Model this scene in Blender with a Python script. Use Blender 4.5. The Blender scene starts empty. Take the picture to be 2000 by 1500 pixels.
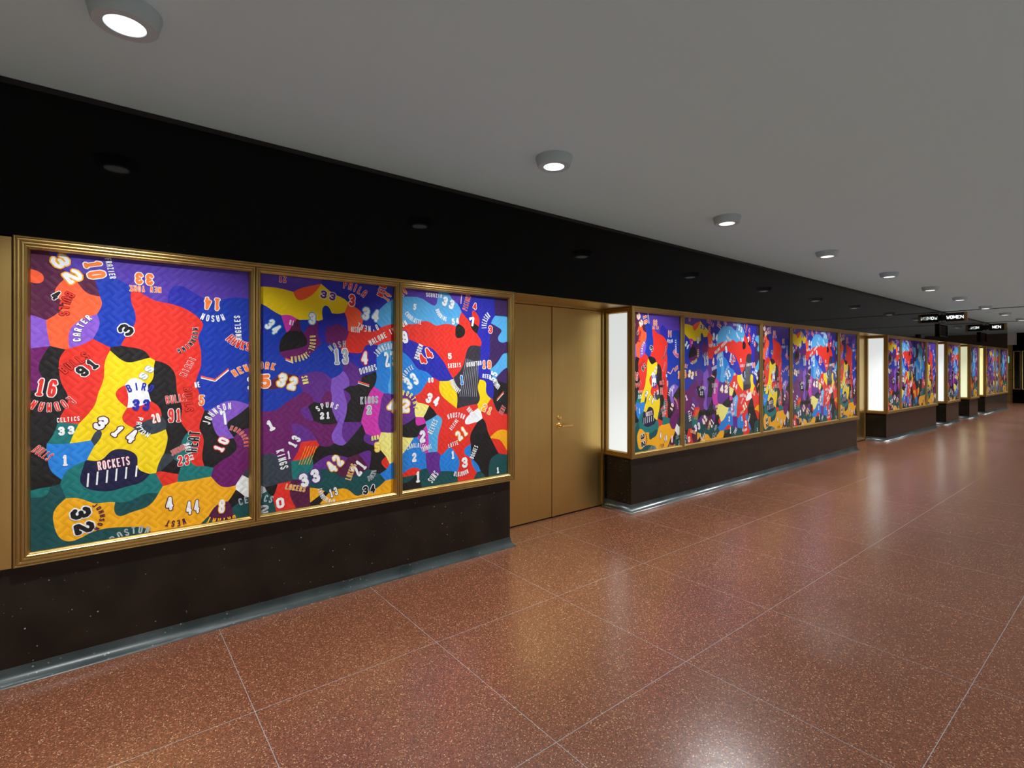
import bpy, bmesh, math, random
from mathutils import Vector, Matrix
random.seed(7)
S = bpy.context.scene
COL = S.collection
# ------------------------------------------------------------------ camera, world, exposure
cd = bpy.data.cameras.new('camera'); cam = bpy.data.objects.new('camera', cd); COL.objects.link(cam)
cam.location = (0, 0, 1.5)
cam.rotation_euler = (math.radians(90), 0, -math.asin(.6211))
cd.sensor_width = 36; cd.lens = 18.054; cd.shift_y = -.0175; cd.clip_start = .05
S.camera = cam
w = bpy.data.worlds.new('world'); S.world = w; w.use_nodes = True
w.node_tree.nodes['Background'].inputs[0].default_value = (.8, .85, 1, 1)
w.node_tree.nodes['Background'].inputs[1].default_value = .05
S.view_settings.view_transform = 'Standard'; S.view_settings.look = 'None'
S.view_settings.gamma = 1; S.view_settings.use_curve_mapping = False
S.view_settings.exposure = 0.17
LAMP_W = 50.0            # each downlight, watts
PRINT_GLOW = .08         # faint emission added to the cloth colours to brighten the prints
PANE_GLOW = .66           # the white light-box panes

WY = 3.36                # face of the long wall
CEIL = 2.855; HEAD = 2.118; SILL = .548; DEEP = 3.75

# ------------------------------------------------------------------ helpers
def lin(c):
    return tuple((v/255/12.92 if v/255 <= .04045 else ((v/255+.055)/1.055)**2.4) for v in c)
def new_mat(name):
    m = bpy.data.materials.new(name); m.use_nodes = True
    nt = m.node_tree; b = nt.nodes['Principled BSDF']
    return m, nt, b
def N(nt, t, **kw):
    n = nt.nodes.new(t)
    for k, v in kw.items(): setattr(n, k, v)
    return n
def L(nt, a, b): nt.links.new(a, b)
def math_node(nt, op, a, b=None):
    n = N(nt, 'ShaderNodeMath', operation=op)
    for i, v in enumerate((a, b)):
        if v is None: continue
        if isinstance(v, (int, float)): n.inputs[i].default_value = v
        else: L(nt, v, n.inputs[i])
    return n.outputs[0]
def simple(name, rgb, rough=.5, metal=0, spec=.5, emit=None, es=0):
    m, nt, b = new_mat(name)
    b.inputs['Base Color'].default_value = (*rgb, 1); b.inputs['Roughness'].default_value = rough
    b.inputs['Metallic'].default_value = metal; b.inputs['Specular IOR Level'].default_value = spec
    if emit: b.inputs['Emission Color'].default_value = (*emit, 1); b.inputs['Emission Strength'].default_value = es
    return m
def link(o, parent=None):
    COL.objects.link(o)
    if parent: o.parent = parent
    return o
def mesh_obj(name, verts, faces, mat, parent=None, smooth=False, loc=None):
    me = bpy.data.meshes.new(name); me.from_pydata([tuple(v) for v in verts], [], faces)
    me.materials.append(mat)
    if smooth:
        for p in me.polygons: p.use_smooth = True
    o = bpy.data.objects.new(name, me); link(o, parent)
    if loc: o.location = loc
    return o
def tag(o, label=None, cat=None, group=None, kind=None):
    if label: o['label'] = label
    if cat: o['category'] = cat
    if group: o['group'] = group
    if kind: o['kind'] = kind
    return o
def empty(name, loc=(0, 0, 0)):
    o = bpy.data.objects.new(name, None); o.location = loc; o.empty_display_size = .1
    COL.objects.link(o); return o
class MB:
    def __init__(s): s.v = []; s.f = []
    def add(s, vs, fs):
        b = len(s.v); s.v += [tuple(v) for v in vs]; s.f += [tuple(i+b for i in f) for f in fs]; return s
    def box(s, x0, x1, y0, y1, z0, z1):
        vs = [(x, y, z) for z in (z0, z1) for y in (y0, y1) for x in (x0, x1)]
        return s.add(vs, [(0, 2, 3, 1), (4, 5, 7, 6), (0, 1, 5, 4), (2, 6, 7, 3), (0, 4, 6, 2), (1, 3, 7, 5)])
    def lathe(s, prof, c, ax='z', n=32, cap0=True, cap1=True):
        vs = []; fs = []
        for r, h in prof:
            for k in range(n):
                a = 2*math.pi*k/n; p, q = r*math.cos(a), r*math.sin(a)
                d = {'z': (p, q, h), 'y': (p, h, q), 'x': (h, p, q)}[ax]
                vs.append((c[0]+d[0], c[1]+d[1], c[2]+d[2]))
        for i in range(len(prof)-1):
            for k in range(n):
                k2 = (k+1) % n
                fs.append((i*n+k, i*n+k2, (i+1)*n+k2, (i+1)*n+k))
        if cap0: fs.append(tuple(range(n))[::-1])
        if cap1: fs.append(tuple((len(prof)-1)*n+k for k in range(n)))
        return s.add(vs, fs)
    def build(s, name, mat, parent=None, bevel=0, smooth=False):
        me = bpy.data.meshes.new(name); me.from_pydata(s.v, [], s.f); me.materials.append(mat)
        bm = bmesh.new(); bm.from_mesh(me)
        bmesh.ops.recalc_face_normals(bm, faces=bm.faces)
        if bevel:
            bmesh.ops.bevel(bm, geom=bm.edges[:], offset=bevel, segments=2, profile=.7, affect='EDGES')
        bm.to_mesh(me); bm.free()
        if smooth:
            for p in me.polygons: p.use_smooth = True
            me.set_sharp_from_angle(angle=math.radians(35))
        o = bpy.data.objects.new(name, me); link(o, parent); return o

# ------------------------------------------------------------------ materials
def mat_floor():
    m, nt, b = new_mat('terrazzo')
    tc = N(nt, 'ShaderNodeTexCoord').outputs['Object']
    def vor(scale):
        v = N(nt, 'ShaderNodeTexVoronoi'); v.inputs['Scale'].default_value = scale; L(nt, tc, v.inputs['Vector'])
        s = N(nt, 'ShaderNodeSeparateColor'); L(nt, v.outputs['Color'], s.inputs[0]); return v, s.outputs[0], s.outputs[1]
    _, r1, g1 = vor(235)
    cr = N(nt, 'ShaderNodeValToRGB'); cr.color_ramp.interpolation = 'CONSTANT'
    st = [(0, (81, 46, 30)), (.22, (86, 50, 32)), (.45, (92, 52, 36)), (.62, (72, 42, 28)), (.74, (100, 61, 42)), (.85, (54, 38, 27)), (.91, (118, 81, 58)), (.975, (146, 115, 86))]
    e = cr.color_ramp.elements; e[0].position = 0; e[0].color = (*lin(st[0][1]), 1); e[1].position = st[1][0]; e[1].color = (*lin(st[1][1]), 1)
    for p, c in st[2:]:
        x = e.new(p); x.color = (*lin(c), 1)
    L(nt, r1, cr.inputs[0])
    # larger pale chips
    v2, r2, g2 = vor(140)
    big = math_node(nt, 'MULTIPLY', math_node(nt, 'GREATER_THAN', r2, .90), math_node(nt, 'LESS_THAN', v2.outputs['Distance'], .27))
    mx = N(nt, 'ShaderNodeMix', data_type='RGBA'); L(nt, big, mx.inputs[0]); L(nt, cr.outputs[0], mx.inputs[6])
    cr2 = N(nt, 'ShaderNodeValToRGB'); e = cr2.color_ramp.elements; e[0].color = (*lin((122, 88, 66)), 1); e[1].color = (*lin((172, 148, 124)), 1); L(nt, g2, cr2.inputs[0])
    L(nt, cr2.outputs[0], mx.inputs[7])
    # broad worn patches
    no = N(nt, 'ShaderNodeTexNoise'); no.inputs['Scale'].default_value = 1.3; no.inputs['Detail'].default_value = 3; L(nt, tc, no.inputs['Vector'])
    hs = N(nt, 'ShaderNodeHueSaturation'); L(nt, mx.outputs[2], hs.inputs['Color'])
    L(nt, math_node(nt, 'ADD', math_node(nt, 'MULTIPLY', no.outputs[0], .20), .80), hs.inputs['Value'])
    # metal divider strips
    sx = N(nt, 'ShaderNodeSeparateXYZ'); L(nt, tc, sx.inputs[0])
    def strip(o, off, per):
        q = math_node(nt, 'PINGPONG', math_node(nt, 'ADD', o, -off), per/2)
        return math_node(nt, 'LESS_THAN', q, .0012)
    ln = math_node(nt, 'MAXIMUM', strip(sx.outputs[0], .51-.9*20, .9), strip(sx.outputs[1], .55-.945*12, .945))
    m2 = N(nt, 'ShaderNodeMix', data_type='RGBA'); L(nt, ln, m2.inputs[0]); L(nt, hs.outputs[0], m2.inputs[6]); m2.inputs[7].default_value = (*lin((112, 115, 119)), 1)
    L(nt, m2.outputs[2], b.inputs['Base Color'])
    rn = math_node(nt, 'ADD', math_node(nt, 'MULTIPLY', no.outputs[0], .08), .20)
    L(nt, rn, b.inputs['Roughness']); b.inputs['Specular IOR Level'].default_value = .75
    fine = N(nt, 'ShaderNodeTexNoise'); fine.inputs['Scale'].default_value = 14; L(nt, tc, fine.inputs['Vector'])
    bp = N(nt, 'ShaderNodeBump'); bp.inputs['Strength'].default_value = .06; bp.inputs['Distance'].default_value = .01; L(nt, fine.outputs[0], bp.inputs['Height']); L(nt, bp.outputs[0], b.inputs['Normal'])
    return m
def mat_granite(name, base, warm, speck, rough, dens=.965, spec=.5):
    m, nt, b = new_mat(name)
    tc = N(nt, 'ShaderNodeTexCoord').outputs['Object']
    no = N(nt, 'ShaderNodeTexNoise'); no.inputs['Scale'].default_value = 5; no.inputs['Detail'].default_value = 6; L(nt, tc, no.inputs['Vector'])
    mx = N(nt, 'ShaderNodeMix', data_type='RGBA'); mp = N(nt, 'ShaderNodeMapRange'); mp.inputs[1].default_value = .35; mp.inputs[2].default_value = .7
    L(nt, no.outputs[0], mp.inputs[0]); L(nt, mp.outputs[0], mx.inputs[0]); mx.inputs[6].default_value = (*lin(base), 1); mx.inputs[7].default_value = (*lin(warm), 1)
    v = N(nt, 'ShaderNodeTexVoronoi'); v.inputs['Scale'].default_value = 70; L(nt, tc, v.inputs['Vector'])
    sc = N(nt, 'ShaderNodeSeparateColor'); L(nt, v.outputs['Color'], sc.inputs[0])
    n2 = N(nt, 'ShaderNodeTexNoise'); n2.inputs['Scale'].default_value = 160; L(nt, tc, n2.inputs['Vector'])
    k = math_node(nt, 'MULTIPLY', math_node(nt, 'GREATER_THAN', sc.outputs[0], dens), math_node(nt, 'LESS_THAN', v.outputs['Distance'], .28))
    k = math_node(nt, 'MULTIPLY', k, math_node(nt, 'GREATER_THAN', n2.outputs[0], .45))
    k = math_node(nt, 'MULTIPLY', k, sc.outputs[1])
    m2 = N(nt, 'ShaderNodeMix', data_type='RGBA'); L(nt, k, m2.inputs[0]); L(nt, mx.outputs[2], m2.inputs[6]); m2.inputs[7].default_value = (*lin(speck), 1)
    L(nt, m2.outputs[2], b.inputs['Base Color']); b.inputs['Roughness'].default_value = rough; b.inputs['Specular IOR Level'].default_value = spec
    return m
def mat_brass(name, c0, c1, r0, r1, brushed=True):
    m, nt, b = new_mat(name)
    tc = N(nt, 'ShaderNodeTexCoord').outputs['Object']
    mp = N(nt, 'ShaderNodeMapping'); mp.inputs['Scale'].default_value = (60, 60, .8) if brushed else (3, 3, 3); L(nt, tc, mp.inputs[0])
    no = N(nt, 'ShaderNodeTexNoise'); no.inputs['Scale'].default_value = 1.0 if brushed else 2; no.inputs['Detail'].default_value = 5; L(nt, mp.outputs[0], no.inputs['Vector'])
    big = N(nt, 'ShaderNodeTexNoise'); big.inputs['Scale'].default_value = 2.2; big.inputs['Detail'].default_value = 3; L(nt, tc, big.inputs['Vector'])
    mx = N(nt, 'ShaderNodeMix', data_type='RGBA'); L(nt, math_node(nt, 'MULTIPLY', math_node(nt, 'ADD', no.outputs[0], big.outputs[0]), .5), mx.inputs[0])
    mx.inputs[6].default_value = (*lin(c0), 1); mx.inputs[7].default_value = (*lin(c1), 1)
    L(nt, mx.outputs[2], b.inputs['Base Color']); b.inputs['Metallic'].default_value = 1
    L(nt, math_node(nt, 'ADD', math_node(nt, 'MULTIPLY', big.outputs[0], r1-r0), r0), b.inputs['Roughness'])
    bp = N(nt, 'ShaderNodeBump'); bp.inputs['Strength'].default_value = .05; bp.inputs['Distance'].default_value = .002; L(nt, no.outputs[0], bp.inputs['Height']); L(nt, bp.outputs[0], b.inputs['Normal'])
    return m
def mat_paint(name, rgb, rough=.7):
    m, nt, b = new_mat(name)
    tc = N(nt, 'ShaderNodeTexCoord').outputs['Object']
    no = N(nt, 'ShaderNodeTexNoise'); no.inputs['Scale'].default_value = 40; L(nt, tc, no.inputs['Vector'])
    bp = N(nt, 'ShaderNodeBump'); bp.inputs['Strength'].default_value = .04; bp.inputs['Distance'].default_value = .003; L(nt, no.outputs[0], bp.inputs['Height']); L(nt, bp.outputs[0], b.inputs['Normal'])
    b.inputs['Base Color'].default_value = (*lin(rgb), 1); b.inputs['Roughness'].default_value = rough
    return m
def mat_glass():
    m = bpy.data.materials.new('display_glass'); m.use_nodes = True; nt = m.node_tree; nt.nodes.clear()
    out = N(nt, 'ShaderNodeOutputMaterial'); mix = N(nt, 'ShaderNodeMixShader'); tr = N(nt, 'ShaderNodeBsdfTransparent'); gl = N(nt, 'ShaderNodeBsdfGlossy')
    tr.inputs[0].default_value = (.97, .985, .975, 1); gl.inputs['Roughness'].default_value = .04
    fr = N(nt, 'ShaderNodeFresnel'); fr.inputs[0].default_value = 1.3
    ge = N(nt, 'ShaderNodeNewGeometry'); front = math_node(nt, 'SUBTRACT', 1.0, ge.outputs['Backfacing'])
    L(nt, math_node(nt, 'MULTIPLY', fr.outputs[0], front), mix.inputs[0]); L(nt, tr.outputs[0], mix.inputs[1]); L(nt, gl.outputs[0], mix.inputs[2]); L(nt, mix.outputs[0], out.inputs[0])
    return m
M = dict(
    floor=mat_floor(),
    ceiling=mat_paint('ceiling_paint', (198, 238, 248), .75),
    fascia=mat_granite('black_stone_panel', (5, 5, 6), (8, 7, 6), (40, 40, 42), .05, .99, .13),
    plinth=mat_granite('dark_granite', (15, 14, 11), (29, 24, 18), (120, 116, 108), .22, .965, .4),
    cove=mat_granite('grey_green_cove', (28, 36, 36), (50, 56, 55), (120, 125, 120), .3, .9),
    brass=mat_brass('brass_frame', (168, 140, 84), (196, 166, 104), .28, .42),
    door=mat_brass('brass_door', (192, 156, 88), (212, 182, 118), .3, .44),
    bright=simple('polished_brass', lin((240, 205, 130)), .22, 1),
    dark=simple('dark_gap', lin((12, 10, 9)), .6),
    glass=mat_glass(),
    opp=mat_granite('beige_stone', (196, 194, 190), (208, 206, 202), (215, 213, 210), .5),
    far=mat_granite('brown_stone', (92, 82, 70), (112, 98, 84), (130, 120, 105), .4),
    white=mat_paint('white_paint', (205, 205, 206), .6),
    lamp_body=simple('lamp_body', lin((176, 206, 214)), .5),
    lamp_disc=simple('lamp_disc', (1, 1, 1), .5, emit=(1, .99, .97), es=1.3),
    black=simple('black_plastic', lin((14, 14, 15)), .4),
    pane_white=simple('frosted_pane_white', lin((225, 228, 230)), .25, emit=lin((238, 242, 246)), es=PANE_GLOW),
    pane_cream=simple('frosted_pane_cream', lin((225, 228, 205)), .25, emit=lin((232, 234, 196)), es=PANE_GLOW*.95),
    pane_yellow=simple('frosted_pane_yellow', lin((235, 225, 170)), .25, emit=lin((255, 244, 176)), es=PANE_GLOW*1.1),
    pane_off=simple('frosted_pane_unlit', lin((170, 172, 172)), .3),
    letters=simple('lit_letters', (1, 1, 1), .5, emit=(.93, 1, .95), es=1.5),
    cyan=simple('lit_cyan_panel', lin((120, 220, 220)), .4, emit=lin((120, 225, 225)), es=.8),
)

# ------------------------------------------------------------------ the room
XB, XE, YR = -7.0, 29.4, -2.7
tag(MB().box(XB, 34, YR-.2, 9, -.12, 0).build('floor', M['floor']), kind='structure')
tag(MB().box(XB, 34, YR-.2, 9, CEIL, CEIL+.15).build('ceiling', M['ceiling']), kind='structure')
tag(MB().box(XB, 34, YR-.2, YR, 0, CEIL).build('wall_right', M['opp']), kind='structure')
tag(MB().box(XB-.15, XB, YR-.2, 9, 0, CEIL).build('wall_back', M['opp']), kind='structure')
tag(MB().box(XB, 25.08, DEEP+.03, DEEP+.2, 0, CEIL).build('wall_recess', M['fascia']), kind='structure')
tag(MB().box(XB, 25.08, WY, DEEP+.03, HEAD, CEIL).build('wall_left', M['fascia']), kind='structure')
tag(MB().box(XE, XE+.2, YR, 9, 0, CEIL).build('wall_far', M['far']), kind='structure')
tag(MB().box(24.9, 34, 8.8, 9, 0, CEIL).build('wall_side', M['white']), kind='structure')
ti = [0]
def trim(mb, mat, bevel=0):
    ti[0] += 1
    return tag(mb.build('trim_%d' % ti[0], mat, bevel=bevel), kind='structure')
trim(MB().box(16.33, 16.36, YR, WY, CEIL-.012, CEIL), M['dark'])
trim(MB().box(21.43, 21.46, YR, WY, CEIL-.012, CEIL), M['dark'])
trim(MB().box(XB, 25.08, WY-.006, WY, CEIL-.03, CEIL-.004), M['dark'])
UNITS = [(-.34, 2.68), (4.21, 10.58), (12.12, 15.82), (16.72, 18.07), (19.28, 20.42), (21.38, 25.08)]
for i, (a, b) in enumerate(UNITS):
    a0 = a if i else XB; b0 = b - (.03 if i < 5 else 0)
    trim(MB().box(a0+(.02 if i else 0), b0, WY+.012, DEEP+.03, 0, SILL), M['plinth'])
    # cove: quarter curve running round the plinth foot
    prof = [(0, .062)] + [(.034*(1-math.cos(t)), .006+.056*(1-math.sin(t))) for t in [math.pi/2*k/6 for k in range(1, 7)]] + [(.036, 0)]
    prof = [(.002, .075), (.004, .06), (.007, .045), (.013, .03), (.022, .017), (.032, .009), (.04, .004), (.042, 0)]
    path = ([(XB, WY+.012)] if i == 0 else [(a0+.02, DEEP), (a0+.02, WY+.012)]) + [(b0, WY+.012), (b0, DEEP)]
    sgn = []
    vs = []; fs = []; n = len(prof)
    for k, (px, py) in enumerate(path):
        nx, ny = 0, -1
        if i == 0: off = [(0, -1), (1, -1), (1, 0)][k]
        else: off = [(-1, 0), (-1, -1), (1, -1), (1, 0)][k]
        for o, h in prof: vs.append((px+off[0]*o, py+off[1]*o, h))
    for k in range(len(path)-1):
        for j in range(n-1): fs.append((k*n+j, k*n+j+1, (k+1)*n+j+1, (k+1)*n+j))
    tag(mesh_obj('baseboard_left', vs, fs, M['cove'], smooth=True), kind='structure')

# brass panel left of the first case
p = MB().box(-1.9, -.345, WY-.004, DEEP, SILL, HEAD-.01).build('trim_brass_panel', M['door'])
p.name = 'trim_20'; tag(p, kind='structure')

# ------------------------------------------------------------------ doors in the recesses
def make_door(n, x0, x1):
    r = tag(empty('door_%d' % n, ((x0+x1)/2, DEEP-.01, 0)), kind='structure')
    cx = (x0+x1)/2; mid = 3.46-cx if n == 1 else 0
    def P(mb, name, mat, par=r, bevel=0, smooth=False):
        return mb.build(name, mat, par, bevel, smooth)
    hw = (x1-x0)/2
    P(MB().box(-hw+.002, hw-.002, -.034, .02, HEAD-.03, HEAD-.004).box(-hw+.002, -hw+.03, -.03, .02, 0, HEAD-.03).box(hw-.03, hw-.002, -.03, .02, 0, HEAD-.03), 'door_frame', M['brass'])
    P(MB().box(-hw+.03, hw-.03, 0, .02, .001, .02), 'threshold_gap', M['dark'])
    P(MB().box(-hw+.032, mid-.003, -.012, .018, .014, HEAD-.034), 'door_leaf', M['door'], bevel=.0015)
    lf = P(MB().box(mid+.003, hw-.032, -.016, .018, .014, HEAD-.034), 'door_leaf', M['door'], bevel=.0015)
    P(MB().box(mid-.004, mid+.045, -.020, -.0155, .014, HEAD-.034), 'astragal', M['door'], lf, .001)
    hx = mid+.09
    h = MB().lathe([(.0, -.026), (.024, -.026), (.028, -.023), (.028, -.016)], (hx, 0, .905), 'y', 32)
    h.lathe([(.010, -.075), (.012, -.07), (.012, -.026)], (hx, 0, .905), 'y', 20)
    P(h, 'handle_rose', M['bright'], lf, smooth=True)
    P(MB().box(hx-.012, hx+.13, -.078, -.062, .893, .917), 'handle_lever', M['bright'], lf, .003)
    k = MB().lathe([(.0, -.030), (.012, -.030), (.013, -.028), (.021, -.026), (.022, -.016)], (hx, 0, .985), 'y', 28)
    P(k, 'lock_cylinder', M['bright'], lf, smooth=True)
    P(MB().box(hx-.0015, hx+.0015, -.0312, -.0298, .978, .992), 'keyhole', M['dark'], lf)
    # soffit lining of the recess
    trim(MB().box(x0, x1, WY+.004, DEEP-.045, HEAD-.008, HEAD), M['brass'])
for n, (a, b) in enumerate(zip(UNITS[:-1], UNITS[1:])): make_door(n+1, a[1]-.03, b[0])

# ------------------------------------------------------------------ brass frames and cases
OUT = [(0, -.012), (0, .016), (.002, .020), (.006, .023), (.009, .0225), (.0105, .018), (.012, .018), (.0135, .022), (.018, .0235), (.023, .022), (.0245, .018), (.027, .018)]
INN = [(0, .014), (.0008, .018), (.0025, .020), (.007, .0215), (.012, .020), (.0135, .015), (.015, .015), (.0165, .0175), (.021, .018), (.0245, .015), (.026, .009), (.031, .002), (.033, -.004), (.033, -.013)]
def sweep_rect(mb, x0, x1, z0, z1, prof, org, ex, en):
    """prof (inset, proud) swept round a rectangle with mitred corners; ex = along, en = outward"""
    n = len(prof); vs = []; fs = []
    for cx, cz, sx, sz in ((x0, z0, 1, 1), (x1, z0, -1, 1), (x1, z1, -1, -1), (x0, z1, 1, -1)):
        for o, q in prof:
            v = Vector(org) + Vector(ex)*(cx+sx*o) + Vector((0, 0, 1))*(cz+sz*o) + Vector(en)*q
            vs.append(v)
    for k in range(4):
        for j in range(n-1):
            k2 = (k+1) % 4; fs.append((k*n+j, k2*n+j, k2*n+j+1, k*n+j+1))
    mb.add(vs, fs)
def make_case(idx, a, b, panes, label, lit):
    r = tag(empty('display_case', (a, WY, SILL)), label, 'display case', 'brass-framed display cases along the wall')
    def loc(mb, name, mat, **k):
        mb.v = [(v[0]-a, v[1]-WY, v[2]-SILL) for v in mb.v]
        return mb.build(name, mat, r, **k)
    m = MB(); sweep_rect(m, a, b, SILL, HEAD, OUT, (0, WY, 0), (1, 0, 0), (0, -1, 0)); loc(m, 'outer_frame', M['brass'])
    for x0, x1 in panes:
        m = MB(); sweep_rect(m, x0-.033, x1+.033, SILL+.027, HEAD-.027, INN, (0, WY, 0), (1, 0, 0), (0, -1, 0)); loc(m, 'pane_frame', M['brass'])
    for x0, x1 in panes:
        loc(MB().box(x0-.004, x1+.004, WY+.001, WY+.006, SILL+.058, HEAD-.058), 'glass_pane', M['glass'])
    # back housing
    loc(MB().box(a+.03, b-.03, WY+.03, WY+.036, SILL+.012, HEAD-.012).box(a+.02, b-.02, WY+.02, DEEP, SILL, SILL+.012), 'housing', M['dark'])
    for side, x, mat, nx in (('l', a, lit, -1), ('r', b, M['pane_off'], 1)):
        if idx == 0 and side == 'l': continue
        if idx == 5 and side == 'r': continue
        m = MB()
        y0, y1 = WY+.0, DEEP-.01
        sweep_rect(m, y0, y1, SILL, HEAD-.004, OUT, (x, 0, 0), (0, 1, 0), (nx, 0, 0))
        sweep_rect(m, y0+.027, y1-.027, SILL+.027, HEAD-.031, INN, (x, 0, 0), (0, 1, 0), (nx, 0, 0))
        m.v = [(v[0]-nx*.0235, v[1], v[2]) for v in m.v]
        loc(m, 'side_frame', M['brass'])
        g = x-nx*.040
        loc(MB().box(min(g, g-nx*.004), max(g, g-nx*.004), y0+.055, y1-.055, SILL+.055, HEAD-.058), 'side_pane', mat)
        g = x-nx*.028
        loc(MB().box(min(g, g-nx*.004), max(g, g-nx*.004), y0+.057, y1-.057, SILL+.057, HEAD-.061), 'side_glass', M['glass'])
    # corner post joining the two frames
    if idx: loc(MB().box(a-.001, a+.02, WY-.018, WY+.02, SILL, HEAD-.002), 'corner_post', M['brass'], bevel=.004)
    return r
# ------------------------------------------------------------------ the patchwork prints
def W(px, py):
    """a point of the photograph that lies on the wall -> (along, up) in metres on the print, measured from the first pane's corner"""
    u = (px-1000)/1003.; t = WY/(.7837-u*.6211)
    return t*(.6211+.7837*u)+.28, 1.5+t*(715-py)/1003.-.60
PAL = dict(red=(224, 46, 36), ora=(250, 92, 52), orn=(250, 124, 52), blk=(26, 22, 25), yel=(240, 204, 16), gold=(242, 168, 22), pale=(240, 226, 130),
           blue=(18, 52, 168), roy=(38, 38, 166), vio=(84, 54, 168), lav=(132, 84, 196), pur=(98, 40, 138), mag=(106, 22, 98), burg=(84, 24, 62), pink=(206, 50, 168),
           teal=(22, 112, 112), dteal=(20, 74, 78), navy=(26, 24, 62), sky=(34, 124, 214), lblue=(82, 164, 222), ice=(150, 200, 228), char=(52, 60, 72), ink=(52, 46, 58), wht=(238, 236, 240), gry=(170, 172, 180), dpur=(58, 32, 88))
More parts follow.
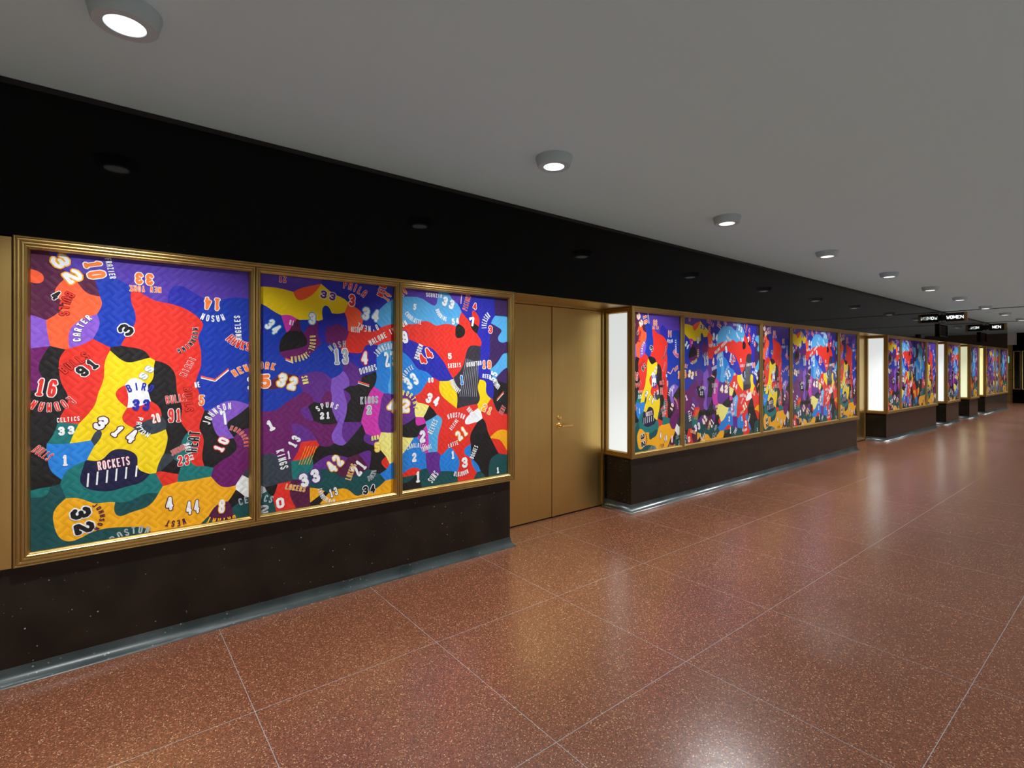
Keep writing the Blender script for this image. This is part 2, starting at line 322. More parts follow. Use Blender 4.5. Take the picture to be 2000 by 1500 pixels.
SEEDS = dict(
 burg=[(75,510),(96,540),(80,592),(108,596),(170,565),(66,565),(440,990),(425,1012),(545,745),(560,738),(680,922),(694,908),(600,972),(590,958),(585,640)],
 vio=[(140,500),(250,530),(330,540),(300,570),(400,560),(440,540),(470,535),(350,515),(530,550),(560,545),(590,540),(800,572),(840,575),(900,580),(395,545),(470,570)],
 lav=[(70,640),(88,662),(170,640),(155,655),(72,668),(425,812),(430,850),(465,790),(450,800),(418,830),(655,750),(670,740),(672,775),(668,800),(655,850),(665,865)],
 ora=[(75,540),(120,562),(143,572),(180,590),(125,612),(110,640),(112,660),(160,600),(595,575),(692,610),(690,625)],
 blue=[(213,565),(210,600),(230,640),(222,662),(245,605),(400,610),(440,620),(470,600),(400,660),(410,700),(450,690),(430,730),(470,720),(450,760),(410,790),(475,775),(402,745),(530,610),(550,630),(600,640),(640,605),(520,660),(530,700),(515,720),(560,718),(600,712),(630,702),(650,725),(540,730),(640,692),(560,772),(520,782),(577,766),(545,780),(430,655),(485,650),(620,715),(580,715)],
 roy=[(660,560),(700,560),(720,580),(680,625),(722,600),(730,640),(700,700),(722,680),(715,722),(738,590),(635,650),(655,635),(910,590),(918,620),(942,610),(960,600),(950,640),(945,682),(810,688),(830,712),(850,722),(872,730),(800,678),(850,700),(945,722),(957,762),(940,652),(350,575),(385,590),(745,575),(700,590),(510,640)],
 red=[(270,600),(300,612),(340,610),(370,630),(290,645),(340,655),(262,665),(312,675),(372,672),(350,702),(378,702),(370,742),(376,780),(372,820),(385,862),(140,700),(190,692),(150,740),(195,740),(160,782),(142,808),(238,775),(295,802),(246,812),(270,812),(378,892),(335,935),(385,910),(690,662),(702,677),(730,660),(752,650),(712,652),(800,650),(830,645),(870,640),(910,628),(930,622),(870,682),(880,655),(890,700),(902,672),(920,652),(932,665),(887,722),(842,752),(830,772),(850,782),(870,800),(850,800),(880,832),(900,822),(890,852),(872,852),(920,832),(910,862),(918,800),(952,800),(966,832),(980,862),(900,882),(870,872),(910,908),(916,926),(902,938),(802,926),(600,872),(592,890),(547,985),(560,990),(552,962),(748,905),(985,830)],
 blk=[(95,722),(108,692),(80,772),(108,792),(75,822),(90,852),(75,930),(102,942),(90,902),(245,700),(270,692),(320,722),(332,742),(312,748),(332,800),(340,852),(335,882),(346,918),(302,762),(400,830),(408,862),(400,902),(448,835),(482,812),(442,872),(465,972),(580,655),(590,668),(566,668),(622,800),(700,780),(695,812),(702,850),(688,760),(722,742),(650,880),(690,872),(712,880),(622,890),(662,870),(735,892),(745,912),(628,972),(540,960),(640,812),(925,640),(845,805),(822,840),(800,842),(812,830),(940,842),(930,852),(950,872),(940,902),(950,922),(930,880),(962,880),(985,770),(980,790),(975,762),(795,955),(812,948),(945,885),(900,655)],
 yel=[(230,712),(280,712),(302,732),(222,742),(215,780),(192,820),(170,852),(226,800),(222,842),(252,852),(280,872),(302,892),(292,912),(205,885),(152,862),(312,862),(530,572),(562,580),(600,590),(640,590),(662,602),(590,606),(622,606),(546,596),(945,760),(945,790),(880,772),(872,762),(215,870)],
 wht=[(275,755),(270,782),(925,812),(918,822),(482,958)],
 gry=[(515,966)],
 char=[(302,830),(275,826),(322,900),(190,852),(520,900),(542,912),(530,942),(510,922),(550,930)],
 teal=[(130,850),(120,862),(145,925),(150,960),(200,970),(250,965),(300,945),(366,870),(360,900),(372,930),(400,922),(590,915),(600,900),(98,965)],
 dteal=[(230,992),(100,965),(90,992),(282,985),(80,1062),(80,1020),(200,1052),(262,1048),(102,1072),(402,1030),(475,990),(610,932),(650,945),(632,925),(690,948),(722,948),(740,942),(520,975),(530,992),(702,955),(800,940),(830,935),(872,930),(940,938),(962,922),(972,902),(860,942),(890,942),(150,1072),(485,1005)],
 sky=[(110,890),(130,910),(145,882),(166,868),(120,925),(766,912),(755,926),(815,872),(800,902),(822,902),(790,912),(880,882),(890,897),(870,908),(930,912),(918,880),(795,700),(810,742),(790,742),(822,752),(800,722),(832,732),(750,735),(745,762),(755,700)],
 lblue=[(750,600),(745,622),(762,610),(760,690),(766,752),(800,590),(830,602),(872,592),(890,602),(860,620),(800,620),(882,618),(975,630),(980,662),(986,702),(980,722),(850,850),(845,872),(856,830),(770,720)],
 navy=[(220,882),(192,920),(240,932),(280,932),(230,905),(202,942),(262,892),(178,938)],
 mag=[(70,700),(80,682),(66,740),(470,850),(452,910),(430,922),(482,882),(440,938),(640,772),(602,782),(572,800),(590,820),(520,822),(540,832),(562,850),(512,852),(520,872),(560,872),(620,842),(642,842),(640,862),(550,890),(610,660),(642,650),(662,640),(672,652),(590,692),(570,692),(610,645),(575,880)],
 pur=[(620,740),(642,752),(602,810),(580,842),(600,852),(692,840),(680,852),(692,742),(682,770),(630,902),(642,895),(652,902),(716,890),(720,862),(750,782),(760,802),(755,822),(795,790),(802,812),(845,902),(850,922),(600,750),(625,770),(690,720)],
 pink=[(735,790),(730,820),(740,770),(725,842),(820,830),(832,852),(836,872),(570,628)],
 pale=[(755,870),(766,890),(826,800),(795,860)],
 ink=[(930,700),(925,732),(902,752),(920,762),(932,682),(912,742),(905,768),(932,770),(915,780)],
 dpur=[(980,600),(970,642),(986,680),(970,700),(987,732),(968,672)],
 gold=[(110,1000),(140,1022),(150,990),(130,1045),(210,985),(200,1012),(262,1012),(310,1000),(342,962),(390,950),(350,1000),(392,990),(420,965),(442,962),(310,1022),(362,1022),(620,965),(642,980),(680,970),(722,970),(750,952),(762,945),(980,848),(986,856),(410,945)],
)
EXTRA = [  # (along, up, colour): the part of the print that only shows in the cases further down the wall
 (3.02,1.4,'roy'),(3.1,1.2,'dpur'),(3.2,1.42,'roy'),(3.3,1.3,'lblue'),(3.42,1.4,'ink'),(3.55,1.38,'mag'),(3.7,1.4,'pur'),(3.85,1.4,'mag'),(4.0,1.42,'roy'),(4.15,1.38,'burg'),
 (3.12,1.0,'sky'),(3.22,1.12,'ice'),(3.34,1.1,'ice'),(3.45,1.2,'lblue'),(3.58,1.15,'char'),(3.72,1.18,'pur'),(3.86,1.2,'lav'),(4.0,1.2,'mag'),(4.15,1.15,'roy'),
 (3.1,.85,'lblue'),(3.24,.9,'sky'),(3.36,.92,'ice'),(3.48,.95,'lblue'),(3.6,.92,'sky'),(3.74,.95,'mag'),(3.88,.98,'pur'),(4.02,.95,'burg'),(4.16,.92,'mag'),
 (3.08,.66,'lblue'),(3.2,.7,'sky'),(3.33,.72,'lblue'),(3.46,.72,'sky'),(3.58,.68,'lav'),(3.72,.7,'ink'),(3.86,.7,'mag'),(4.0,.72,'lav'),(4.15,.7,'pur'),
 (3.06,.48,'blk'),(3.18,.5,'char'),(3.3,.48,'blk'),(3.42,.5,'ink'),(3.54,.48,'red'),(3.66,.52,'red'),(3.8,.48,'mag'),(3.92,.5,'blk'),(4.05,.5,'blk'),(4.17,.48,'mag'),
 (3.05,.3,'red'),(3.16,.32,'gold'),(3.28,.3,'blk'),(3.4,.3,'ink'),(3.52,.33,'teal'),(3.64,.3,'dteal'),(3.78,.32,'teal'),(3.92,.3,'blk'),(4.06,.3,'teal'),(4.18,.32,'blk'),
 (3.04,.14,'sky'),(3.16,.15,'blk'),(3.28,.12,'gold'),(3.4,.16,'gold'),(3.52,.13,'gold'),(3.64,.16,'gold'),(3.78,.14,'dteal'),(3.92,.12,'gold'),(4.06,.14,'blk'),(4.18,.12,'gold'),
 (3.05,.0,'dteal'),(3.2,.0,'blk'),(3.34,.0,'gold'),(3.5,.0,'blk'),(3.66,.0,'gold'),(3.82,.0,'gold'),(4.0,.0,'dteal'),(4.16,.0,'gold')]
cells = []
pts = [(*W(*p), c) for c, l in SEEDS.items() for p in l] + EXTRA
def clip(poly, nx, ny, d):
    out = []
    for i in range(len(poly)):
        p, q = poly[i], poly[(i+1) % len(poly)]
        a = p[0]*nx+p[1]*ny-d; b = q[0]*nx+q[1]*ny-d
        if a <= 0: out.append(p)
        if (a < 0 < b) or (b < 0 < a):
            t = a/(a-b); out.append((p[0]+(q[0]-p[0])*t, p[1]+(q[1]-p[1])*t))
    return out
def warp(x, y):
    return (x+.011*math.sin(11*y+3*x)+.007*math.sin(23*y+17*x+1)+.004*math.sin(47*y-20*x),
            y+.011*math.sin(12*x-4*y+2)+.007*math.sin(25*x+13*y)+.004*math.sin(51*x+22*y+1))
for i, (x, y, c) in enumerate(pts):
    poly = [(-.1, -.1), (4.3, -.1), (4.3, 1.6), (-.1, 1.6)]
    near = sorted(((px-x)**2+(py-y)**2, px, py) for j, (px, py, _) in enumerate(pts) if j != i)[:40]
    for d2, px, py in near:
        if d2 < 1e-8: continue
        nx, ny = px-x, py-y
        poly = clip(poly, nx, ny, nx*(px+x)/2+ny*(py+y)/2)
        if len(poly) < 3: break
    if len(poly) < 3: continue
    ring = []
    for k in range(len(poly)):
        p, q = poly[k], poly[(k+1) % len(poly)]
        n = max(1, int(math.hypot(q[0]-p[0], q[1]-p[1])/.014))
        for s in range(n): ring.append(warp(p[0]+(q[0]-p[0])*s/n, p[1]+(q[1]-p[1])*s/n))
    cells.append((warp(x, y), ring, c))

# block lettering: every glyph a few strokes on a 4 x 6 grid
o_ = [(0,1),(1,0),(3,0),(4,1),(4,5),(3,6),(1,6),(0,5),(0,1)]
G = {'0': [o_], 'O': [o_], 'Q': [o_, [(2,2),(4,0)]],
 '1': [[(1,5),(2,6),(2,0)],[(.8,0),(3.2,0)]], '2': [[(0,5),(1,6),(3,6),(4,5),(4,4),(0,1),(0,0),(4,0),(4,.8)]],
 '3': [[(0,5),(1,6),(3,6),(4,5),(4,4),(3,3.1),(1.6,3.1)],[(3,3.1),(4,2),(4,1),(3,0),(1,0),(0,1)]],
 '4': [[(3,0),(3,6),(0,2),(0,1.7),(4,1.7)]], '5': [[(4,6),(.2,6),(.2,3.6),(3,3.6),(4,2.8),(4,1),(3,0),(1,0),(0,1)]],
 '6': [[(4,5),(3,6),(1,6),(0,5),(0,1),(1,0),(3,0),(4,1),(4,2.4),(3,3.3),(0,3.3)]], '7': [[(0,5.2),(0,6),(4,6),(4,5),(1.6,0)]],
 '8': [[(1,3.1),(0,4),(0,5),(1,6),(3,6),(4,5),(4,4),(3,3.1),(1,3.1),(0,2.2),(0,1),(1,0),(3,0),(4,1),(4,2.2),(3,3.1)]],
 '9': [[(0,1),(1,0),(3,0),(4,1),(4,5),(3,6),(1,6),(0,5),(0,3.6),(1,2.8),(4,2.8)]],
 'A': [[(0,0),(0,4.5),(1,6),(3,6),(4,4.5),(4,0)],[(0,2.5),(4,2.5)]], 'B': [[(0,0),(0,6),(3,6),(4,5.2),(4,3.8),(3,3.1),(0,3.1)],[(3,3.1),(4,2.3),(4,.8),(3,0),(0,0)]],
 'C': [[(4,5),(3,6),(1,6),(0,5),(0,1),(1,0),(3,0),(4,1)]], 'D': [[(0,0),(0,6),(3,6),(4,5),(4,1),(3,0),(0,0)]],
 'E': [[(4,6),(0,6),(0,0),(4,0)],[(0,3),(3,3)]], 'F': [[(4,6),(0,6),(0,0)],[(0,3),(3,3)]], 'G': [[(4,5),(3,6),(1,6),(0,5),(0,1),(1,0),(3,0),(4,1),(4,2.8),(2.4,2.8)]],
 'H': [[(0,0),(0,6)],[(4,0),(4,6)],[(0,3),(4,3)]], 'I': [[(2,0),(2,6)]], 'J': [[(4,6),(4,1),(3,0),(1,0),(0,1)]],
 'K': [[(0,0),(0,6)],[(4,6),(.4,3),(4,0)]], 'L': [[(0,6),(0,0),(4,0)]], 'M': [[(0,0),(0,6),(2,3),(4,6),(4,0)]], 'N': [[(0,0),(0,6),(4,0),(4,6)]],
 'P': [[(0,0),(0,6),(3,6),(4,5.2),(4,3.6),(3,2.8),(0,2.8)]], 'R': [[(0,0),(0,6),(3,6),(4,5.2),(4,3.8),(3,3),(0,3)],[(2.2,3),(4,0)]],
 'S': [[(4,5),(3,6),(1,6),(0,5),(0,4),(4,2),(4,1),(3,0),(1,0),(0,1)]], 'T': [[(0,6),(4,6)],[(2,6),(2,0)]], 'U': [[(0,6),(0,1),(1,0),(3,0),(4,1),(4,6)]],
 'V': [[(0,6),(2,0),(4,6)]], 'W': [[(0,6),(.8,0),(2,3.4),(3.2,0),(4,6)]], 'X': [[(0,0),(4,6)],[(4,0),(0,6)]], 'Y': [[(0,6),(2,3),(4,6)],[(2,3),(2,0)]],
 'Z': [[(0,6),(4,6),(0,0),(4,0)]], '-': [[(.8,3),(3.2,3)]], "'": [[(2,6),(2,4.6)]], '/': [[(0,0),(4,6)]]}
TX = [  # text, start of baseline, end of baseline, height in px, fill, edge, bulge
 ('32',(92,500),(142,560),30,'wht','gold',0),('10',(162,508),(176,548),34,'orn','wht',0),('FRAZIER',(205,503),(216,545),12,'wht',0,0),
 ('33',(303,535),(262,531),22,'orn','wht',0),('NEW YORK',(316,560),(252,556),12,'orn','wht',0),('14',(433,583),(397,579),24,'orn','wht',0),('MASON',(436,612),(394,610),13,'wht',0,.12),
 ('BULLS',(133,566),(118,618),20,'red','blk',-.1),('4',(96,580),(112,588),20,'blk','wht',0),('CARTER',(160,668),(184,622),15,'wht','blk',.15),
 ('3',(250,662),(268,640),28,'blk','wht',0),('MOURNING',(375,638),(343,682),11,'blk','wht',.2),
 ('BULLS',(127,732),(180,698),18,'red','blk',0),('91',(162,740),(200,712),24,'blk','wht',0),('16',(66,772),(112,776),34,'red','wht',0),('RODMAN',(138,772),(66,780),18,'red','wht',.2),
 ('SS',(282,745),(304,718),15,'wht','gry',0),('BIRD',(250,768),(297,768),15,'roy',0,.15),('33',(255,802),(295,802),22,'roy',0,0),
 ('MIAMI',(362,738),(384,700),13,'red','wht',0),('BULLS',(324,790),(366,784),16,'red','wht',0),('91',(327,826),(356,824),26,'red','wht',0),('BULLS',(358,756),(362,806),16,'red','blk',0),
 ('HEAT',(384,886),(392,842),22,'blk','wht',0),('JORDAN',(336,892),(366,876),11,'red','wht',0),('23',(346,912),(372,908),20,'red','wht',0),('MARISH',(358,868),(368,902),12,'wht',0,0),
 ('NE',(380,758),(392,756),11,'wht',0,0),('5',(386,792),(400,792),20,'orn','wht',0),('HAWKS',(438,662),(488,686),17,'red','wht',-.1),('ANGELES',(472,665),(468,615),12,'wht',0,0),
 ('NEW YORK',(457,738),(540,724),14,'orn','wht',.12),('15',(478,762),(535,756),26,'orn','wht',0),('JOHNSON',(409,832),(453,800),14,'wht',0,.2),('7',(434,832),(448,828),28,'wht',0,0),
 ('HARDAWAY',(446,840),(476,876),10,'red','wht',.2),('10',(432,888),(450,858),20,'wht','red',0),('PAYTON',(272,812),(292,856),11,'wht',0,-.25),('20',(298,828),(316,824),18,'wht','ora',0),
 ('3',(176,832),(202,844),28,'wht','burg',0),('1',(212,846),(230,858),26,'wht','burg',0),('4',(240,862),(262,868),28,'wht','burg',0),('CELTICS',(112,826),(158,822),9,'wht',0,0),('33',(113,852),(150,848),17,'wht',0,0),
 ('BULLS',(62,882),(94,902),19,'red','wht',0),('1',(120,912),(138,910),22,'wht',0,0),('ROCKETS',(192,920),(256,908),17,'wht','red',0),
 ('32',(136,994),(150,1052),40,'blk','wht',0),('JOHNSON',(178,988),(182,1036),11,'burg',0,.25),('4',(322,1000),(342,996),26,'wht','burg',0),('44',(362,1008),(392,1002),26,'wht','burg',0),
 ('WEST',(362,1012),(326,1016),12,'burg',0,.12),('8',(424,1004),(440,1002),26,'wht','gold',0),('BRYANT',(460,1006),(406,1010),12,'gold',0,.1),('BOSTON',(222,1064),(292,1044),14,'gry',0,.15),
 ('CELTICS',(466,990),(534,984),14,'gry',0,.1),('12',(478,1008),(530,1004),18,'gry',0,0),
 ('12',(546,550),(562,552),16,'red','wht',0),('33',(624,580),(658,588),15,'pur','wht',0),('PHILA',(670,562),(712,582),15,'red','wht',.08),('3',(680,596),(696,598),22,'red','wht',0),
 ('NEW',(748,582),(756,558),13,'red','wht',0),('14',(758,590),(766,576),18,'orn','wht',0),('14',(788,580),(800,572),17,'orn','wht',0),('34',(516,636),(540,656),22,'wht','lblue',0),('3',(602,632),(620,634),22,'wht','lblue',0),
 ('34',(704,622),(742,630),24,'wht','lblue',0),("O'NEAL",(738,632),(700,628),12,'wht',0,.15),('RI',(566,634),(576,636),10,'wht',0,0),('ABDUL-JABBAR',(606,654),(568,696),12,'pale',0,.3),('NASON',(686,648),(704,650),11,'wht',0,0),
 ('NASH',(648,688),(678,678),13,'gry',0,.1),('13',(652,712),(684,710),30,'gry','wht',0),('4',(704,712),(722,712),26,'wht','red',0),('DUMARS',(704,732),(738,722),12,'wht',0,0),('MALONE IVERSON',(724,676),(800,634),11,'wht',0,0),
 ('9',(788,672),(804,668),24,'wht','roy',0),('JOHNSON',(738,698),(768,682),12,'wht',0,.15),('23',(752,718),(776,714),30,'wht',0,0),('32',(538,752),(580,764),26,'wht','gold',0),('SON',(590,735),(594,752),12,'pale',0,0),
 ('SPURS',(622,806),(660,802),11,'wht',0,.2),('21',(625,820),(648,818),14,'wht',0,0),('KINGS',(704,790),(740,788),14,'gry','wht',0),('2',(716,810),(728,809),17,'gry','wht',0),('42',(752,806),(806,806),26,'wht','gold',0),
 ('WORTHY',(786,772),(810,800),10,'pale',0,.25),('1',(526,846),(546,836),22,'wht',0,0),('KINGS',(541,880),(551,920),16,'wht',0,0),('1',(563,898),(572,896),16,'wht',0,0),('13',(578,878),(592,856),18,'wht',0,0),
 ('33',(588,956),(632,938),26,'wht','pur',0),('42',(652,928),(676,902),24,'wht','gold',0),('LAKERS',(686,940),(698,908),11,'gold','wht',0),('21',(702,934),(720,910),24,'wht',0,0),('DUNCAN',(720,942),(736,918),10,'gry',0,-.2),
 ('5',(731,884),(745,882),18,'pale','gold',0),('ANA',(726,862),(742,858),9,'pale',0,0),('LAKERS',(558,956),(598,962),11,'gold','wht',0),('CHAMBERLAIN',(622,955),(656,984),9,'wht',0,-.2),('13',(646,974),(664,966),16,'wht','burg',0),('34',(708,968),(736,962),16,'blk','wht',0),
 ('0',(540,996),(562,990),20,'wht','red',0),
 ('WIZARDS',(866,574),(834,571),8,'wht',0,0),('33',(862,594),(888,606),18,'wht',0,0),('MOURNING',(852,604),(874,628),8,'wht',0,-.15),('CHARLOTTE',(792,612),(826,634),9,'wht',0,-.12),('5',(808,604),(816,606),12,'wht',0,0),
 ('PISTONS',(914,608),(922,578),10,'red','wht',0),('4',(924,604),(934,605),13,'red','wht',0),('IVERSON',(952,642),(960,618),10,'wht',0,.15),('3',(954,650),(964,651),14,'red','wht',0),('7',(918,638),(932,636),18,'wht',0,0),('54',(884,634),(900,632),12,'wht',0,0),
 ('MAHORN',(820,704),(830,674),10,'wht',0,0),('44',(828,716),(852,694),22,'red','wht',0),('SIXERS',(902,708),(876,710),9,'wht',0,0),('5',(876,702),(886,701),12,'wht',0,0),('ORLANDO',(942,704),(912,708),9,'wht',0,0),
 ('19',(942,720),(962,720),16,'orn','wht',0),('REED',(943,738),(960,740),8,'wht',0,0),('33',(800,764),(824,746),24,'wht','lblue',0),('CHARLOTTE',(788,754),(812,720),9,'wht',0,.12),('00',(838,748),(850,747),10,'wht',0,0),
 ('34',(830,784),(858,796),20,'wht',0,0),('HARDAWAY',(880,742),(898,770),9,'wht',0,-.1),('1',(900,752),(910,750),18,'sky','wht',0),('HOUSTON',(877,820),(908,820),10,'wht',0,.12),('WILKINS',(884,842),(898,822),7,'wht',0,0),
 ('21',(898,864),(918,846),18,'wht','gold',0),('21',(940,800),(960,812),14,'gold','wht',0),('HAWKS',(912,800),(926,818),9,'wht',0,0),('REEVES',(846,850),(858,822),10,'wht',0,0),('2',(820,866),(836,864),24,'wht','pur',0),('THOMAS',(826,884),(846,876),9,'wht',0,0),
 ('CHARLOTTE',(798,880),(832,878),9,'wht',0,.12),('2',(806,904),(818,902),18,'wht',0,0),('LOTTE',(878,876),(898,868),8,'wht',0,0),('1',(882,898),(892,896),16,'wht',0,0),('3',(902,916),(918,912),20,'wht','red',0),
 ('OLAJUWON',(887,930),(918,924),9,'wht',0,-.1),('BOGUES',(926,898),(936,872),8,'wht',0,0),('1',(812,944),(826,942),22,'wht',0,0),('SUNS',(846,946),(860,926),12,'wht',0,0),('HEAT',(982,812),(990,796),9,'red','wht',0),('1',(970,926),(978,924),12,'wht',0,0),
 ('MUTOMBO',(963,742),(974,762),9,'wht',0,-.1),('55',(968,748),(974,728),13,'wht',0,0)]
NUMS = [(3.15,1.3,'34',12,.11,'wht','roy'),(3.5,1.33,'50',-20,.10,'ora','wht'),(3.8,1.28,'21',80,.1,'wht',0),(3.3,1.0,'2',10,.12,'wht',0),(3.62,1.05,'55',-60,.09,'wht','sky'),(3.95,1.05,'8',20,.11,'wht','pur'),
        (3.15,.75,'14',-15,.1,'wht','roy'),(3.5,.76,'3',180,.1,'wht',0),(3.85,.78,'45',60,.1,'ora','wht'),(4.1,.85,'7',0,.1,'wht',0),(3.25,.5,'4',30,.1,'wht','red'),(3.6,.48,'15',-40,.1,'wht',0),(3.95,.48,'30',15,.1,'gry','wht'),
        (3.4,.22,'24',10,.1,'blk','wht'),(3.75,.2,'33',-70,.1,'wht','teal'),(4.08,.22,'11',0,.1,'wht',0),(3.2,.06,'8',0,.09,'red','wht'),(3.6,.06,'6',30,.09,'burg','wht')]
ST = []   # (layer, colour, poly)
def stroke(p, q, r, lay, c):
    dx, dy = q[0]-p[0], q[1]-p[1]; l = math.hypot(dx, dy)
    if l > 1e-6:
        nx, ny = -dy/l*r, dx/l*r
        ST.append((lay, c, [(p[0]-nx, p[1]-ny), (q[0]-nx, q[1]-ny), (q[0]+nx, q[1]+ny), (p[0]+nx, p[1]+ny)]))
def knot(p, r, lay, c):
    ST.append((lay, c, [(p[0]+r*1.04*math.cos(a), p[1]+r*1.04*math.sin(a)) for a in [math.pi/8+math.pi/4*k for k in range(8)]]))
def write(s, p0, p1, h, fill, edge, bulge=0):
    dx, dy = p1[0]-p0[0], p1[1]-p0[1]; Ln = math.hypot(dx, dy)
    if Ln < 1e-4: return
    ex, ey = dx/Ln, dy/Ln; ux, uy = -ey, ex
    n = len(s); pitch = Ln/n; gw = pitch*.70; small = n > 3
    r = min(h*.10, gw*.19) if small else min(h*.125, gw*.22)
    for i, ch in enumerate(s):
        if ch not in G: continue
        t = (i+.5)/n; ox = Ln*t; oy = 4*bulge*Ln*t*(1-t); th = math.atan(4*bulge*(1-2*t)); ct, sn = math.cos(th), math.sin(th)
        def T(g):
            a = (g[0]/4-.5)*(gw-2*r); b = r+g[1]/6*(h-2*r)
            a, b = a*ct-b*sn+ox, a*sn+b*ct+oy
            return p0[0]+ex*a+ux*b, p0[1]+ey*a+uy*b
        for pl in G[ch]:
            q = [T(g) for g in pl]
            for lay, c, rr in ((2, fill, r),)+(((1, edge, r*1.5 if small else r*1.62),) if edge else ()):
                for k in range(len(q)-1): stroke(q[k], q[k+1], rr, lay, c)
                for k in q: knot(k, rr, lay, c)
for s, a, b, h, f, e, bu in TX:
    m = ((a[0]+b[0])/2, (a[1]+b[1])/2)
    p0, p1 = W(*a), W(*b)
    # height in pixels is measured across the baseline
    dx, dy = b[0]-a[0], b[1]-a[1]; l = math.hypot(dx, dy) or 1
    q = W(m[0]+dy/l*h, m[1]-dx/l*h); q0 = W(*m)
    D_ = math.hypot(p1[0]-p0[0], p1[1]-p0[1]) or 1
    hh = abs((q[0]-q0[0])*-(p1[1]-p0[1])/D_+(q[1]-q0[1])*(p1[0]-p0[0])/D_)
    write(s, p0, p1, hh, f, e, bu)
for x, y, s, ang, h, f, e in NUMS:
    a = math.radians(ang); l = h*.8*len(s)
    write(s, (x-math.cos(a)*l/2, y-math.sin(a)*l/2), (x+math.cos(a)*l/2, y+math.sin(a)*l/2), h, f, e)
for k, x in enumerate((172, 190, 209, 227, 246, 266)):                      # thin white stripes on the navy cloth
    stroke(W(x, 952-k*4), W(x+2, 925-k*3), .0035, 1, 'wht')
for k in range(5): stroke(W(600+k*5, 872), W(586+k*5, 908), .002, 1, 'gold')
for k in range(9): stroke(W(912+k*3, 700+k), W(900+k*4, 775), .0015, 1, 'gry')   # pinstripes on dark cloth
for a, b in (((392,735),(420,742)),((420,742),(446,720)),((560,700),(575,706)),((700,745),(722,752)),((905,560),(902,590)),((985,765),(972,780))):
    stroke(W(*a), W(*b), .004, 1, 'ora'); stroke(W(a[0], a[1]+3), W(b[0], b[1]+3), .003, 1, 'wht')

def mat_cloth(name, rgb):
    m, nt, b = new_mat('cloth_'+name)
    tc = N(nt, 'ShaderNodeTexCoord').outputs['Object']
    mp = N(nt, 'ShaderNodeMapping'); mp.inputs['Rotation'].default_value = (0, math.radians(45), 0); L(nt, tc, mp.inputs[0])
    sx = N(nt, 'ShaderNodeSeparateXYZ'); L(nt, mp.outputs[0], sx.inputs[0])
    P_, Q_ = .056, .014
    fa = math_node(nt, 'FLOOR', math_node(nt, 'DIVIDE', sx.outputs[0], P_)); fb = math_node(nt, 'FLOOR', math_node(nt, 'DIVIDE', sx.outputs[2], P_))
    ck = math_node(nt, 'PINGPONG', math_node(nt, 'ADD', fa, fb), 1)
    ha = math_node(nt, 'PINGPONG', sx.outputs[0], Q_); hb = math_node(nt, 'PINGPONG', sx.outputs[2], Q_)
    mx = N(nt, 'ShaderNodeMix', data_type='FLOAT'); L(nt, ck, mx.inputs[0]); L(nt, ha, mx.inputs[2]); L(nt, hb, mx.inputs[3])
    h = math_node(nt, 'POWER', math_node(nt, 'DIVIDE', mx.outputs[0], Q_), .45)
    no = N(nt, 'ShaderNodeTexNoise'); no.inputs['Scale'].default_value = 45; no.inputs['Detail'].default_value = 3; L(nt, tc, no.inputs['Vector'])
    h = math_node(nt, 'ADD', h, math_node(nt, 'MULTIPLY', no.outputs[0], .5))
    bp = N(nt, 'ShaderNodeBump'); bp.inputs['Strength'].default_value = .38; bp.inputs['Distance'].default_value = .004; L(nt, h, bp.inputs['Height']); L(nt, bp.outputs[0], b.inputs['Normal'])
    c = (*lin(rgb), 1)
    b.inputs['Base Color'].default_value = c; b.inputs['Roughness'].default_value = .6; b.inputs['Specular IOR Level'].default_value = .25
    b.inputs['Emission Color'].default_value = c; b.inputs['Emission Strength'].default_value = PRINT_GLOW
    return m
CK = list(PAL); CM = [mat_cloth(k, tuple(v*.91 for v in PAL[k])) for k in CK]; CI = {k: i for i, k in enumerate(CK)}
def clip_mesh(bm, u0, u1):
    for co, no in (((u0, 0, 0), (-1, 0, 0)), ((u1, 0, 0), (1, 0, 0)), ((0, 0, -.02), (0, 0, -1)), ((0, 0, 1.50), (0, 0, 1))):
        bmesh.ops.bisect_plane(bm, geom=bm.verts[:]+bm.edges[:]+bm.faces[:], plane_co=co, plane_no=no, clear_outer=True, dist=1e-6)
def clip_mesh_v(bm, v0, v1):
    pass
def full_cloth():
    bm = bmesh.new()
    for c, ring, col in cells:
        vc = bm.verts.new((c[0], 0, c[1])); vr = [bm.verts.new((p[0], 0, p[1])) for p in ring]
        for k in range(len(vr)):
            f = bm.faces.new((vc, vr[k], vr[(k+1) % len(vr)])); f.material_index = CI[col]
    bmesh.ops.remove_doubles(bm, verts=bm.verts, dist=2e-4)
    seam = {}
    for e in bm.edges:
        if len(e.link_faces) == 2 and e.link_faces[0].material_index != e.link_faces[1].material_index:
            for v, o in ((e.verts[0], e.verts[1]), (e.verts[1], e.verts[0])): seam.setdefault(v, []).append(o)
    edge_v = {v for e in bm.edges if len(e.link_faces) < 2 for v in e.verts}
    for it in range(14):                                   # seams run in soft curves
        new = {}
        for v in bm.verts:
            if v in edge_v: continue
            s_ = seam.get(v)
            if s_ is None: nb = [e.other_vert(v) for e in v.link_edges]
            elif len(s_) == 2: nb = s_
            else: continue
            new[v] = v.co*.4 + sum((n.co for n in nb), Vector())*(.6/len(nb))
        for v, c in new.items(): v.co = c
    return bm
CLOTH = full_cloth()
ACACHE = {}
